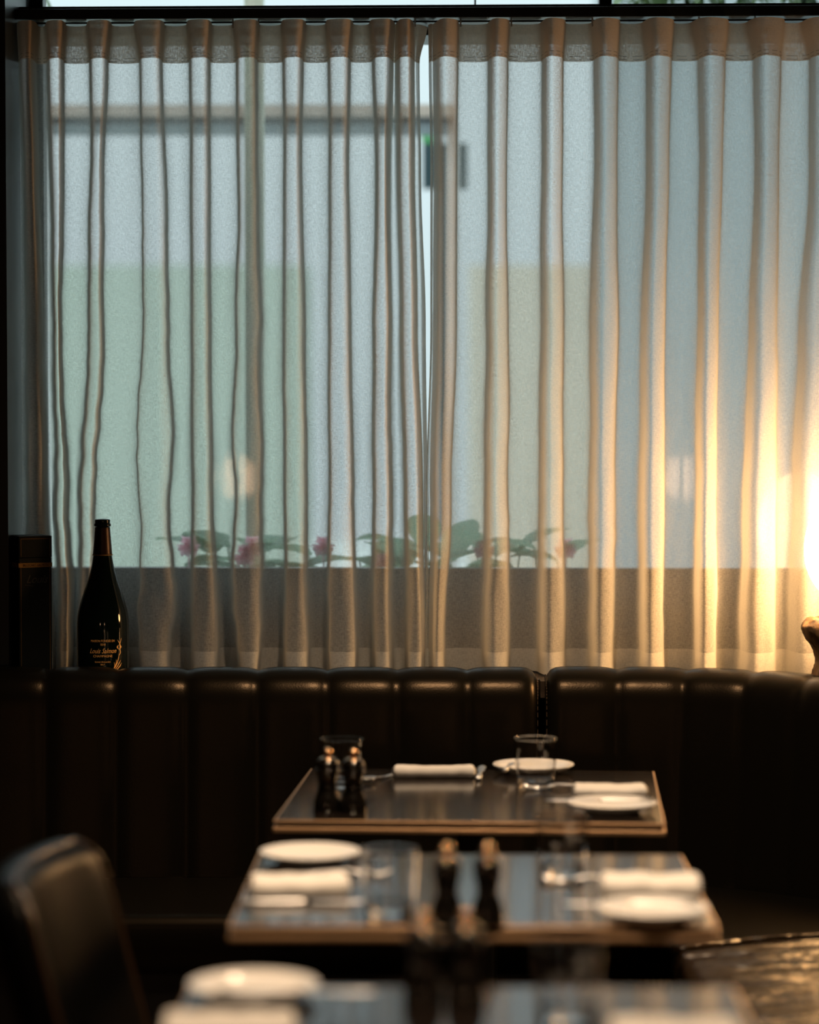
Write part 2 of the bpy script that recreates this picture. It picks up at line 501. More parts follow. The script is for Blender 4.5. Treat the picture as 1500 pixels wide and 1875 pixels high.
# curtain track
tr = thing('curtain_track', 'black metal curtain track running above both sheer curtains', 'curtain rail', (0, 6.39, ZT))
bm = skew(bx(-0.93, 2.2, 6.372, 6.425, ZT + 0.006, ZT + 0.03, bev=0.002))
for v in bm.verts: v.co -= tr.location
obj('rail', bm, M['black_metal'], tr)
bm = skew(bx(-0.93, 2.2, 6.44, 6.559, ZT + 0.004, ZT + 0.045))
for v in bm.verts: v.co -= tr.location
obj('mounting_board', bm, M['black_metal'], tr)
for px in (22, 428, 475, 843, 935, 1082, 1275, 1376, 760):
    X = (px - 750) / F * 6.4
    g = tube([(X, wy(X, 6.40), ZT + 0.008), (X, wy(X, 6.40), ZT - 0.012)], 0.0022, 6)
    for v in g.verts: v.co -= tr.location
    obj('glider', g, M['steel'], tr)

# ------------------------------------------------------------------ banquettes
def banquette(label, path, chan, endcap_right, endcap_left=False):
    """path = crest line of the backrest, running left to right; the seat side is to the right of travel (towards the camera)"""
    root = thing('banquette', label, 'banquette', (path[0][0], path[0][1], 0))
    pts, L = resample(path, chan / 14)
    # cross-section (off towards the seat, z)
    sec = [(0.115, 0.40), (0.105, 0.50), (0.095, 0.60), (0.087, 0.70), (0.081, 0.78), (0.077, 0.83), (0.071, 0.858), (0.058, 0.880), (0.036, 0.895), (0.010, 0.901), (-0.018, 0.899),
           (-0.040, 0.888), (-0.052, 0.868), (-0.056, 0.83), (-0.056, 0.60)]
    P = [sec[0]] + sec + [sec[-1]]
    fine = []
    for a in range(1, len(P) - 2):
        for q in range(3): fine.append(crv(P[a - 1], P[a], P[a + 1], P[a + 2], q / 3))
    fine.append(sec[-1])
    sn = []
    for i in range(len(fine)):
        a, b = fine[max(i - 1, 0)], fine[min(i + 1, len(fine) - 1)]
        d = Vector((b[0] - a[0], b[1] - a[1])).normalized()
        sn.append(Vector((d.y, -d.x)))
    nch = max(1, round(L / chan))
    bm = bmesh.new(); grid = []
    for p, t, s in pts:
        nrm = Vector((t.y, -t.x))                      # towards the seat
        u = (s / L * nch) % 1.0
        if s >= L - 1e-6: u = 1.0
        b = 0.0075 * (max(0.0, 1 - abs(2 * u - 1) ** 4)) - 0.001
        e = 1.0
        ends = 0.0
        if endcap_right: ends = max(ends, 1 - (L - s) / 0.03)
        if endcap_left: ends = max(ends, 1 - s / 0.03)
        ends = max(0, ends)
        col = []
        for (of, z), n in zip(fine, sn):
            q = b
            if z < 0.7 : q = b * 0.9
            o2, z2 = of + n.x * q, z + n.y * q
            if ends > 0:
                k = 0.016 * (1 - math.sqrt(max(0, 1 - ends * ends)))
                o2 -= n.x * k; z2 -= n.y * k
            col.append(bm.verts.new((p.x + nrm.x * o2 - root.location.x, p.y + nrm.y * o2 - root.location.y, z2)))
        grid.append(col)
    for a, b in zip(grid, grid[1:]):
        for i in range(len(a) - 1):
            bm.faces.new((a[i], b[i], b[i + 1], a[i + 1]))
    bm.faces.new(grid[0]); bm.faces.new(grid[-1][::-1])
    bmesh.ops.recalc_face_normals(bm, faces=bm.faces)
    back = obj('backrest', bm, M['leather'], root, smooth=True)
    # seam piping: a fine thread in each groove
    for ci in range(0, nch + 1):
        s = L * ci / nch
        k = min(range(len(pts)), key=lambda j: abs(pts[j][2] - s))
        p, t, _ = pts[k]; nrm = Vector((t.y, -t.x))
        line = []
        for (of, z), n in list(zip(fine, sn))[6:-6]:
            q = -0.0035 if 0 < ci < nch else 0.001
            if ci in (0, nch):
                q = -0.012
            o2, z2 = of + n.x * q, z + n.y * q
            line.append((p.x + nrm.x * o2 - root.location.x, p.y + nrm.y * o2 - root.location.y, z2))
        bmt = bmesh.new()
        for j in range(0, len(line) - 1):
            tube([Vector(line[j]).lerp(Vector(line[j + 1]), 0.1), Vector(line[j]).lerp(Vector(line[j + 1]), 0.75)], 0.0008, 4, bmt)
        obj('seam_stitching', bmt, M['thread'], back)
    return root, pts, L
left_crest = [(-1.29, 6.172), (-0.7, 6.172), (-0.2, 6.172), (0.288, 6.172)]
right_crest = [(0.309, 6.182), (0.465, 6.180), (0.63, 6.162), (0.78, 6.10), (0.888, 6.015), (1.02, 5.86), (1.13, 5.66), (1.20, 5.42), (1.24, 5.1), (1.25, 4.6), (1.25, 4.0), (1.25, 3.2)]
bl, lp, LL = banquette('straight dark brown leather banquette with vertical channels, below the left curtain', left_crest, 0.1578, True)
br, rp, RL = banquette('curved dark brown leather banquette section on the right, lit by the lamp above it', right_crest, 0.162, False, True)

def seat_from_rows(root, name, A, B, z0, z1, m, round_r=0.02, n_across=16, sag=0.0, subd=True):
    """loft between two sampled lines A (front) and B (back), closed solid with rounded rims"""
    bm = bmesh.new(); loops = []
    loc = root.location
    for a, b in zip(A, B):
        col = []
        w = (b - a).length
        d = (b - a).normalized()
        sec = []
        for k in range(5):
            an = PI / 2 * k / 4
            sec.append((round_r * (1 - math.sin(an)), z1 - round_r * (1 - math.sin(an + 0)) if False else 0))
        prof = [(0, z0)]
        for k in range(6):
            an = PI / 2 * k / 5
            prof.append((round_r * (1 - math.cos(an)), z1 - round_r + round_r * math.sin(an)))
        for k in range(1, n_across):
            f = k / n_across
            prof.append((round_r + (w - 2 * round_r) * f, z1 + sag * math.sin(PI * f)))
        for k in range(5, -1, -1):
            an = PI / 2 * k / 5
            prof.append((w - round_r * (1 - math.cos(an)), z1 - round_r + round_r * math.sin(an)))
        prof.append((w, z0))
        for s, z in prof:
            p = a + d * s
            col.append(bm.verts.new((p.x - loc.x, p.y - loc.y, z)))
        loops.append(col)
    for a, b in zip(loops, loops[1:]):
        n = len(a)
        for i in range(n):
            bm.faces.new((a[i], b[i], b[(i + 1) % n], a[(i + 1) % n]))
    bm.faces.new(loops[0][::-1]); bm.faces.new(loops[-1])
    bmesh.ops.recalc_face_normals(bm, faces=bm.faces)
    return obj(name, bm, m, root, smooth=True)
def line(path, n):
    r, L = resample(path, 0.01)
    return [r[round(i * (len(r) - 1) / (n - 1))][0] for i in range(n)]
n = 24
seat_from_rows(bl, 'seat_cushion', line([(-1.29, 5.58), (0.29, 5.58)], n), line([(-1.29, 6.06), (0.29, 6.06)], n), 0.33, 0.45, M['leather'], 0.025, sag=0.008)
seat_from_rows(bl, 'plinth', line([(-1.29, 5.64), (0.29, 5.64)], n), line([(-1.29, 6.06), (0.29, 6.06)], n), 0.0, 0.33, M['iron'], 0.004)
n = 60
SF = [(0.309, 5.58), (0.40, 5.54), (0.47, 5.46), (0.51, 5.34), (0.52, 5.22)]
SBk = [(0.309, 6.06), (0.55, 6.05), (0.80, 5.92), (0.99, 5.70), (1.10, 5.35)]
seat_from_rows(br, 'seat_cushion', line(SF, n), line(SBk, n), 0.33, 0.44, M['leather'], 0.025, sag=0.008)
AF = [(0.50, 5.17), (0.515, 4.9), (0.52, 4.3), (0.52, 3.2)]
AB = [(1.12, 5.32), (1.13, 5.0), (1.14, 4.3), (1.14, 3.2)]
arm = seat_from_rows(br, 'seat_cushion', line(AF, n), line(AB, n), 0.33, 0.462, M['seat_leather'], 0.03, n_across=30, sag=0.012)
arm['label'] = 'creased brown leather seat cushion on the right'
seat_from_rows(br, 'plinth', line([(0.37, 5.62), (0.52, 5.46), (0.57, 5.2), (0.58, 4.3), (0.58, 3.2)], n), line([(0.37, 6.05), (0.75, 5.95), (0.98, 5.7), (1.10, 4.8), (1.14, 3.2)], n), 0.0, 0.33, M['iron'], 0.004)
# far rim piping of the near cushion
a, b = Vector((0.505, 5.175)), Vector((1.0, 5.295))
pipe = [(a.lerp(b, i / 20).x - br.location.x, a.lerp(b, i / 20).y + 0.004 - br.location.y, 0.462 + 0.012 * math.sin(PI * i / 20)) for i in range(21)]
obj('piping', tube(pipe, 0.007, 10), M['seat_leather'], br, smooth=True)

# wide shelf filling the corner behind the curved backrest
bm = bmesh.new()
shelf = [(0.30, 6.235), (0.63, 6.225), (0.86, 6.13), (1.06, 5.93), (1.2, 5.68), (1.28, 5.4), (1.6, 5.4), (2.2, 5.6), (2.2, 6.23), (0.3, 6.305)]
lo = [bm.verts.new((x, y, 0.83)) for x, y in shelf]; hi = [bm.verts.new((x, y, 0.868)) for x, y in shelf]
bm.faces.new(lo[::-1]); bm.faces.new(hi)
for i in range(len(shelf)):
    j = (i + 1) % len(shelf); bm.faces.new((lo[i], lo[j], hi[j], hi[i]))
bmesh.ops.recalc_face_normals(bm, faces=bm.faces)
struct('trim_3', bm, M['ledge'])
struct('trim_4', skew(bx(-1.35, 0.295, 6.235, 6.309, 0.83, 0.868)), M['ledge'])

# ------------------------------------------------------------------ tables
TZ = 0.75
def make_table(label, cx, cy, rz, w, d):
    t = thing('dining_table', label, 'table', (cx, cy, 0), rz, 'dark dining tables in a row')
    hw, hd = w / 2, d / 2
    obj('tabletop', bx(-hw + 0.002, hw - 0.002, -hd + 0.002, hd - 0.002, TZ - 0.022, TZ, bev=0.0008), M['lacquer'], t)
    # stepped bronze edge: two narrow bands round the top
    def band(z0, z1, out, bev):
        bm = bmesh.new()
        for s in (-1, 1):
            box(bm, -hw - out, hw + out, s * hd - (0.0021 if s > 0 else out), s * hd + (out if s > 0 else 0.0021), z0, z1, bev=bev)
            box(bm, s * hw - (0.0021 if s > 0 else out), s * hw + (out if s > 0 else 0.0021), -hd + 0.0025, hd - 0.0025, z0, z1, bev=bev)
        return bm
    e = obj('edge_trim', band(TZ - 0.006, TZ - 0.0004, 0.0015, 0.0012), M['trim'], t)
    e['label'] = 'bronze edge band'
    e = obj('edge_trim', band(TZ - 0.0225, TZ - 0.0135, 0.003, 0.0018), M['trim'], t)
    e['label'] = 'bronze edge band'
    obj('pedestal', lathe([(0, 0.02), (0.06, 0.02), (0.04, 0.05), (0.035, 0.68), (0.05, 0.70), (0, 0.70)], 24), M['iron'], t, smooth=True)
    obj('table_base', bx(-0.22, 0.22, -0.2, 0.2, 0.0, 0.02, bev=0.005), M['iron'], t)
    obj('support_plate', bx(-0.2, 0.2, -0.18, 0.18, 0.70, TZ - 0.0225), M['iron'], t)
    return t
make_table('far dark glossy table, pushed up against the banquette seat', 0.128, 5.262, math.radians(-3.5), 0.706, 0.69)
make_table('middle dark glossy table, laid for two with plates and napkins', 0.097, 4.250, math.radians(-0.8), 0.708, 0.625)
make_table('nearest dark glossy table, cut off by the bottom of the picture', 0.065, 3.205, math.radians(-0.5), 0.708, 0.64)

# ------------------------------------------------------------------ tumblers
def make_tumbler():
    t = thing('water_glass', 'clear tumbler', 'glass')
    def rad(z): return 0.0366 + 0.0060 * z / 0.0955
    prof = [(0, 0), (0.030, 0), (0.0350, 0.0), (0.0362, 0.0006), (0.0367, 0.0018), (0.0369, 0.004)] + [(rad(z / 1000), z / 1000) for z in (8, 20, 40, 60, 80, 90)]
    prof += [(0.0426, 0.0945), (0.0425, 0.0953), (0.0420, 0.0958), (0.0414, 0.0957), (0.0411, 0.0951), (0.0409, 0.0944)]
    prof += [(rad(z / 1000) - 0.0016, z / 1000) for z in (90, 80, 60, 40, 24, 17)] + [(0.0352, 0.0138), (0.0340, 0.0122), (0.0320, 0.0116), (0.028, 0.0114), (0, 0.0112)]
    obj('tumbler_body', lathe(prof, 64), M['glass'], t, smooth=True)
    return t
tum = make_tumbler()
glasses = [
    (at_z(626, 1441, TZ), 'clear tumbler at the far table, partly hidden behind the pepper mills'),
    (at_z(981, 1440, TZ), 'clear tumbler at the far table, in front of the small white plate'),
    (at_z(713, 1672, TZ), 'clear tumbler at the middle table, left of the pepper mills'),
    (at_z(1029, 1600, TZ), 'clear tumbler at the middle table, overlapping the front edge of the far table'),
    (at_z(1040, 1868, TZ), 'clear blurred tumbler on the nearest table at the bottom of the picture'),
]
for i, (p, l) in enumerate(glasses):
    place(tum, i > 0, (p.x, p.y, TZ + 0.0003), i * 0.7, l, 'clear tumblers on the tables')

# ------------------------------------------------------------------ pepper mills
def make_mill():
    t = thing('pepper_mill', 'black mill', 'pepper mill')
    body = smooth_prof([(0, 0), (0.0245, 0), (0.0255, 0.004), (0.0255, 0.014), (0.0235, 0.024), (0.0178, 0.040), (0.0165, 0.052), (0.019, 0.066), (0.0215, 0.074), (0.0205, 0.079), (0.0, 0.079)], 5)
    obj('mill_body', lathe(body, 40), M['mill'], t, smooth=True)
    head = smooth_prof([(0, 0.0795), (0.0185, 0.0795), (0.021, 0.085), (0.0195, 0.093), (0.0115, 0.099), (0.0, 0.101)], 5)
    obj('mill_head', lathe(head, 40), M['mill'], t, smooth=True)
    obj('collar', lathe(smooth_prof([(0, 0.0925), (0.0150, 0.0925), (0.0155, 0.0955), (0.0120, 0.0995), (0, 0.1015)], 4), 32), M['bronze'], t, smooth=True)
    obj('knob', lathe([(0, 0.1005)] + [(0.0092 * math.sin(PI * k / 10), 0.1095 - 0.0088 * math.cos(PI * k / 10)) for k in range(1, 10)] + [(0, 0.1183)], 24), M['bronze'], t, smooth=True)
    return t
mill = make_mill()
mills = [
    (at_z(600, 1485, TZ), 'black pepper mill at the far table, the left one of its pair'),
    (at_z(647, 1487, TZ), 'black pepper mill at the far table, the right one of its pair'),
    (at_z(818, 1692, TZ), 'black pepper mill at the middle table, the left one of its pair'),
    (at_z(893, 1692, TZ), 'black pepper mill at the middle table, the right one of its pair'),
    (at_z(775, 1836, TZ), 'dark blurred mill on the nearest table, the left one of its pair'),
    (at_z(852, 1836, TZ), 'dark blurred mill on the nearest table, the right one of its pair'),
]
for i, (p, l) in enumerate(mills):
    place(mill, i > 0, (p.x, p.y, TZ + 0.0003), i * 1.1, l, 'black salt and pepper mills in pairs')

# ------------------------------------------------------------------ plates
def make_plate():
    prof = [(0, 0.002), (0.045, 0.002), (0.047, 0.0), (0.050, 0.0), (0.052, 0.003), (0.070, 0.0095), (0.0825, 0.0165), (0.0835, 0.0178), (0.0825, 0.0190),
            (0.070, 0.0125), (0.056, 0.0062), (0.050, 0.0052), (0, 0.0052)]
    o = obj('side_plate', lathe(prof, 72), M['china'], None, smooth=True)
    return tag(o, 'plate', 'plate')
plate = make_plate()
plates = [
    (at_z(977, 1415, TZ), 'small white side plate at the far table, behind the right tumbler'),
    (at_z(1121, 1486, TZ), 'small white side plate at the right edge of the far table, knife laid across'),
    (at_z(568, 1578, TZ), 'small white side plate at the back left corner of the middle table'),
    (at_z(1194, 1682, TZ), 'small white side plate at the right side of the middle table, knife laid across'),
    (at_z(464, 1826, TZ), 'small white side plate at the back left corner of the nearest table'),
]
for i, (p, l) in enumerate(plates):
    place(plate, i > 0, (p.x, p.y, TZ + 0.0003), i * 0.3, l, 'white side plates')

# ------------------------------------------------------------------ napkins
def napkin_bm(lx, ly, h, seed, roll=False):
    """folded cloth; long side along x"""
    bm = bmesh.new(); nx, na = 40, 40
    rings = []
    for i in range(nx + 1):
        f = i / nx
        x = (f - 0.5) * lx
        endk = 1.0
        e = min(f, 1 - f) * lx
        if e < 0.008: endk = 0.72 + 0.28 * math.sin(PI / 2 * e / 0.008)
        w = ly * (1 + 0.05 * noise.noise(Vector((f * 3, seed, 0)))) / 2
        hh = h * (1 + 0.10 * noise.noise(Vector((f * 4, seed + 9, 0))) + (0.10 * (2 * f - 1) ** 2))
        yo = 0.006 * noise.noise(Vector((f * 1.7, seed + 4, 2)))
        ring = []
        for k in range(na):
            a = 2 * PI * k / na
            ca, sa = math.cos(a), math.sin(a)
            p = 2 / (2.2 if roll else 4.2)
            yy = math.copysign(abs(ca) ** p, ca) * w * (0.9 + 0.1 * endk)
            zz = math.copysign(abs(sa) ** p, sa) * hh / 2 * endk
            if not roll:
                lay = math.sin((zz / hh + 0.5) * PI * 6)          # edges of the folded layers
                yy *= 1 + 0.012 * lay
                if ca > 0.2 and zz > 0: zz *= 1 - 0.12 * ca
            zz += 0.0018 * noise.noise(Vector((x * 45, yy * 60, seed)))
            ring.append(bm.verts.new((x, yy + yo, max(0.0, zz + hh / 2))))
        rings.append(ring)
    for a, b in zip(rings, rings[1:]):
        for k in range(na):
            bm.faces.new((a[k], a[(k + 1) % na], b[(k + 1) % na], b[k]))
    for ring, sgn in ((rings[0], -1), (rings[-1], 1)):           # ends: the turns of the cloth show
        cen = sum((v.co for v in ring), Vector()) / na
        prev = ring
        for s in (0.8, 0.6, 0.35):
            cur = [bm.verts.new(cen + (v.co - cen) * s + Vector((sgn * (0.0035 if s == 0.6 else -0.002), 0, 0))) for v in ring]
            for k in range(na): bm.faces.new((prev[k], prev[(k + 1) % na], cur[(k + 1) % na], cur[k]))
            prev = cur
        bm.faces.new(prev)
    bmesh.ops.recalc_face_normals(bm, faces=bm.faces)
    return bm
def napkin(name, p, lx, ly, h, rz, seed, label, roll=False):
    o = obj(name, napkin_bm(lx, ly, h, seed, roll), M['napkin'], None, smooth=True, loc=(p.x, p.y, TZ + 0.0005))
    o.rotation_euler = (0, 0, rz)
    return tag(o, label, 'napkin', 'white linen napkins')
napkin('rolled_napkin', at_z(795, 1424, TZ), 0.162, 0.030, 0.024, 0.0, 1.0, 'rolled white napkin lying across the back of the far table', True)
napkin('folded_napkin', at_z(1117, 1459, TZ), 0.138, 0.090, 0.022, -0.03, 2.0, 'folded white napkin on the far table behind the knife and side plate')
napkin('folded_napkin', at_z(549, 1636, TZ), 0.150, 0.100, 0.026, 0.06, 5.0, 'folded white napkin at the left side of the middle table')
napkin('folded_napkin', at_z(1192, 1640, TZ), 0.150, 0.105, 0.030, -0.07, 8.0, 'folded white napkin at the right side of the middle table')
napkin('folded_napkin', at_z(420, 1908, TZ), 0.155, 0.105, 0.030, 0.05, 11.0, 'blurred white napkin on the nearest table below the side plate')
napkin('folded_napkin', at_z(1235, 1918, TZ), 0.150, 0.105, 0.028, -0.04, 14.0, 'blurred white napkin at the right of the nearest table, cut off below')

# ------------------------------------------------------------------ cutlery
def outline(bm, half, z, th):
    """half: list of (x, halfwidth) along the tool; arched section"""
    rings = []
    for x, w, zz in half:
        r = []
        for k in range(10):
            a = 2 * PI * k / 10
            r.append(bm.verts.new((x, w * math.cos(a), z + zz + th / 2 * math.sin(a) * (1 if w > 0.003 else 0.8))))
        rings.append(r)
    for a, b in zip(rings, rings[1:]):
        for k in range(10): bm.faces.new((a[k], a[(k + 1) % 10], b[(k + 1) % 10], b[k]))
    bm.faces.new(rings[0][::-1]); bm.faces.new(rings[-1])
    return bm
def make_knife():
    t = thing('table_knife', 'knife', 'knife')
    h = outline(bmesh.new(), [(-0.1, 0.004, 0), (-0.097, 0.0065, 0), (-0.07, 0.007, 0), (-0.03, 0.0055, 0), (-0.005, 0.0045, 0), (0.0, 0.004, 0)], 0.0045, 0.0075)
    bmesh.ops.recalc_face_normals(h, faces=h.faces); obj('handle', h, M['steel'], t, smooth=True)
    b = outline(bmesh.new(), [(0.0, 0.004, 0), (0.012, 0.0075, 0), (0.05, 0.0088, 0), (0.08, 0.0085, 0), (0.095, 0.005, 0), (0.1, 0.001, 0)], 0.0045, 0.0022)
    bmesh.ops.recalc_face_normals(b, faces=b.faces); obj('blade', b, M['steel'], t, smooth=True)
    return t
def make_fork():
    t = thing('table_fork', 'fork', 'fork')
    h = outline(bmesh.new(), [(-0.1, 0.003, 0.001), (-0.095, 0.0075, 0), (-0.06, 0.006, 0.0), (-0.01, 0.0028, 0.005), (0.03, 0.003, 0.008), (0.045, 0.010, 0.005), (0.055, 0.0122, 0.002)], 0.0025, 0.004)
    bmesh.ops.recalc_face_normals(h, faces=h.faces); obj('handle', h, M['steel'], t, smooth=True)
    for k in range(4):
        y = -0.0105 + k * 0.007
        obj('tine', tube([(0.052, y, 0.0042), (0.07, y, 0.003), (0.088, y, 0.0055), (0.1, y, 0.011)], [0.0019, 0.0017, 0.0013, 0.0007], 6), M['steel'], t, smooth=True)
    return t
def make_spoon():
    t = thing('small_spoon', 'spoon', 'spoon')
    h = outline(bmesh.new(), [(-0.06, 0.002, 0.001), (-0.055, 0.006, 0), (-0.03, 0.004, 0.0), (0.0, 0.002, 0.003), (0.03, 0.002, 0.006)], 0.0022, 0.003)
    bmesh.ops.recalc_face_normals(h, faces=h.faces); obj('handle', h, M['steel'], t, smooth=True)
    bm = bmesh.new(); g = []
    for i in range(9):
        row = []
        for k in range(16):
            a = 2 * PI * k / 16; r = i / 8
            row.append(bm.verts.new((0.05 + 0.022 * r * math.cos(a), 0.0145 * r * math.sin(a), 0.002 + 0.0075 * r * r)))
        g.append(row)
    for a, b in zip(g, g[1:]):
        for k in range(16): bm.faces.new((a[k], a[(k + 1) % 16], b[(k + 1) % 16], b[k]))
    bmesh.ops.remove_doubles(bm, verts=bm.verts, dist=1e-6)
    o = obj('bowl', bm, M['steel'], t, smooth=True)
    sm = o.modifiers.new('thick', 'SOLIDIFY'); sm.thickness = 0.0012
    return t
knife = make_knife(); fork = make_fork(); spoon = make_spoon()
PZ = TZ + 0.0195
kn = [
    (at_z(1098, 1470, PZ), PZ, math.radians(180), 'steel knife lying across the side plate at the right of the far table'),
    (at_z(1155, 1661, PZ), PZ, math.radians(180), 'steel knife lying across the side plate at the right of the middle table'),
    (at_z(560, 1657, TZ), TZ, math.radians(2), 'steel knife in front of the napkin at the left of the middle table'),
    (at_z(545, 1822, PZ), PZ, math.radians(-2), 'steel knife laid over the side plate of the nearest table, tip to the right'),
    (at_z(880, 1418, TZ), TZ, math.radians(86), 'steel knife right of the rolled napkin at the far table, seen end on'),
    (at_z(932, 1408, PZ), PZ, math.radians(80), 'small steel knife resting on the plate behind the right tumbler'),
]
for i, (p, z, r, l) in enumerate(kn):
    k_ = place(knife, i > 0, (p.x, p.y, z + 0.0005), r, l, 'steel table knives')
    if i == 5: k_.scale = (0.62, 0.8, 1)
fk = [
    (at_z(1050, 1446, TZ), math.radians(180), 'steel fork behind the folded napkin at the right of the far table'),
    (at_z(1110, 1617, TZ), math.radians(180), 'steel fork behind the folded napkin at the right of the middle table'),
    (at_z(605, 1606, TZ), math.radians(2), 'steel fork between plate and napkin at the left of the middle table'),
]
for i, (p, r, l) in enumerate(fk):
    place(fork, i > 0, (p.x, p.y, TZ + 0.0008), r, l, 'steel table forks')
p = at_z(694, 1428, TZ)
place(spoon, False, (p.x, p.y, TZ + 0.0008), math.radians(-115), 'small steel spoon on the far table left of the rolled napkin')

# ------------------------------------------------------------------ text
def text_mesh(s, size, shear=0.0, sx=1.0):
    cu = bpy.data.curves.new('lettering', 'FONT')
    cu.body = s; cu.size = size; cu.align_x = 'CENTER'; cu.shear = shear; cu.extrude = 0.0002; cu.resolution_u = 3
    o = bpy.data.objects.new('lettering', cu); COL.objects.link(o)
    dg = bpy.context.evaluated_depsgraph_get(); dg.update()
    me = bpy.data.meshes.new_from_object(o.evaluated_get(dg))
    bpy.data.objects.remove(o); bpy.data.curves.remove(cu)
    bm = bmesh.new(); bm.from_mesh(me); bpy.data.meshes.remove(me)
    for v in bm.verts: v.co.x *= sx
    return bm
# ------------------------------------------------------------------ bottle
bp = at_y(189, 1236, 6.285)
bp.z = 0.868
bot = thing('champagne_bottle', 'big dark green champagne bottle with gold lettering on the ledge at left', 'bottle', (bp.x, bp.y, bp.z + 0.0004))
s = 1.0
prof = smooth_prof([(0, 0.004), (0.045, 0.0), (0.0585, 0.004), (0.060, 0.012), (0.060, 0.09), (0.0595, 0.135), (0.055, 0.165), (0.045, 0.198), (0.034, 0.230), (0.0255, 0.262), (0.0205, 0.295), (0.0178, 0.325), (0.0165, 0.345), (0.0165, 0.352)], 6)
obj('bottle_glass', lathe(prof + [(0, 0.352)], 72), M['bottle'], bot, smooth=True)
prof = smooth_prof([(0.0228, 0.2870), (0.0218, 0.292), (0.0192, 0.325), (0.0177, 0.346), (0.0172, 0.3505)], 3)
o = obj('neck_foil', lathe(prof, 48), M['foil'], bot, smooth=True); o['label'] = 'dark bronze neck foil'
prof = smooth_prof([(0.0, 0.3525), (0.0172, 0.3525), (0.0195, 0.355), (0.0195, 0.3575), (0.0175, 0.361), (0.0178, 0.366), (0.0168, 0.3685), (0.012, 0.369), (0.0, 0.362)], 4)
obj('bottle_lip', lathe(prof, 48), M['bottle'], bot, smooth=True)
obj('foil_band', lathe([(0.0232, 0.2862), (0.0238, 0.2872), (0.0233, 0.2882)], 48), M['dimgold'], bot, smooth=True)
def wrap(bm, r, ang0):
    for v in bm.verts:
        a = ang0 + v.co.x / r
        rr = r + v.co.z
        v.co = Vector((rr * math.sin(a), -rr * math.cos(a), v.co.y))
    return bm
R = 0.0603
A0 = 0.10
bm = bmesh.new()
def add_to(dst, src):
    me = bpy.data.meshes.new('tmp'); src.to_mesh(me); src.free(); dst.from_mesh(me); bpy.data.meshes.remove(me)
for txt, sz, y, sh, sx in (('MAISON FONDÉE EN', 0.0075, 0.082, 0, 0.95), ('1818', 0.0075, 0.0735, 0, 1.0), ('Louis Salmon', 0.0165, 0.0555, 0.45, 0.85), ('CHAMPAGNE', 0.008, 0.046, 0, 1.1), ('BLANC DE BLANCS', 0.005, 0.033, 0, 1.0), ('BRUT', 0.005, 0.027, 0, 1.0)):
    b = text_mesh(txt, sz, sh, sx)
    for v in b.verts: v.co.y = v.co.y * 0.95 + y * 0.97 + 0.011; v.co.x *= 0.84
    add_to(bm, b)
obj('label_lettering', wrap(bm, R, A0), M['gold'], bot)
# leafy gold flourish round the right and bottom of the label
bm = bmesh.new()
def leafcurve(x0, y0, x1, y1, bend, w):
    pts = []
    for i in range(9):
        f = i / 8
        px_ = x0 + (x1 - x0) * f + bend * math.sin(PI * f); py_ = y0 + (y1 - y0) * f
        pts.append((px_, py_, w * math.sin(PI * min(1, f * 0.85 + 0.12)) + 0.0001))
    prev = None
    for x, y, ww in pts:
        a = bm.verts.new((x - ww, y, 0.0002)); b = bm.verts.new((x + ww, y, 0.0002))
        if prev: bm.faces.new((prev[0], prev[1], b, a))
        prev = (a, b)
for mir in (1,):
    for (x0, y0, x1, y1, bd, w) in ((0.010, 0.010, 0.020, 0.036, 0.006, 0.0006), (0.012, 0.011, 0.025, 0.042, 0.005, 0.0008), (0.015, 0.012, 0.032, 0.052, 0.003, 0.0010), (0.018, 0.014, 0.036, 0.040, 0.002, 0.0009),
                                    (0.012, 0.010, 0.037, 0.028, 0.003, 0.0011), (0.022, 0.014, 0.038, 0.033, 0.002, 0.0009), (0.031, 0.050, 0.034, 0.066, 0.003, 0.0008), (0.034, 0.064, 0.028, 0.088, 0.004, 0.0009),
                                    (0.031, 0.066, 0.031, 0.076, -0.004, 0.0012), (0.033, 0.066, 0.034, 0.076, 0.004, 0.0011), (0.034, 0.078, 0.038, 0.092, 0.000, 0.0007)):
        leafcurve(0.004 + 1.12 * x0, y0 * 0.97 + 0.009, 0.004 + 1.12 * x1, y1 * 0.97 + 0.009, bd, w * 1.15)
leafcurve(0.008, 0.012, 0.010, 0.022, 0.001, 0.0010)
obj('label_flourish', wrap(bm, R, A0), M['gold'], bot)

# ------------------------------------------------------------------ gift box
gp = at_y(36, 1236, 6.255)
gb = thing('gift_box', 'tall black gift box with a gold band, left of the big bottle', 'box', (gp.x, gp.y, 0.8685), math.radians(25))
W, H = 0.078, 0.331
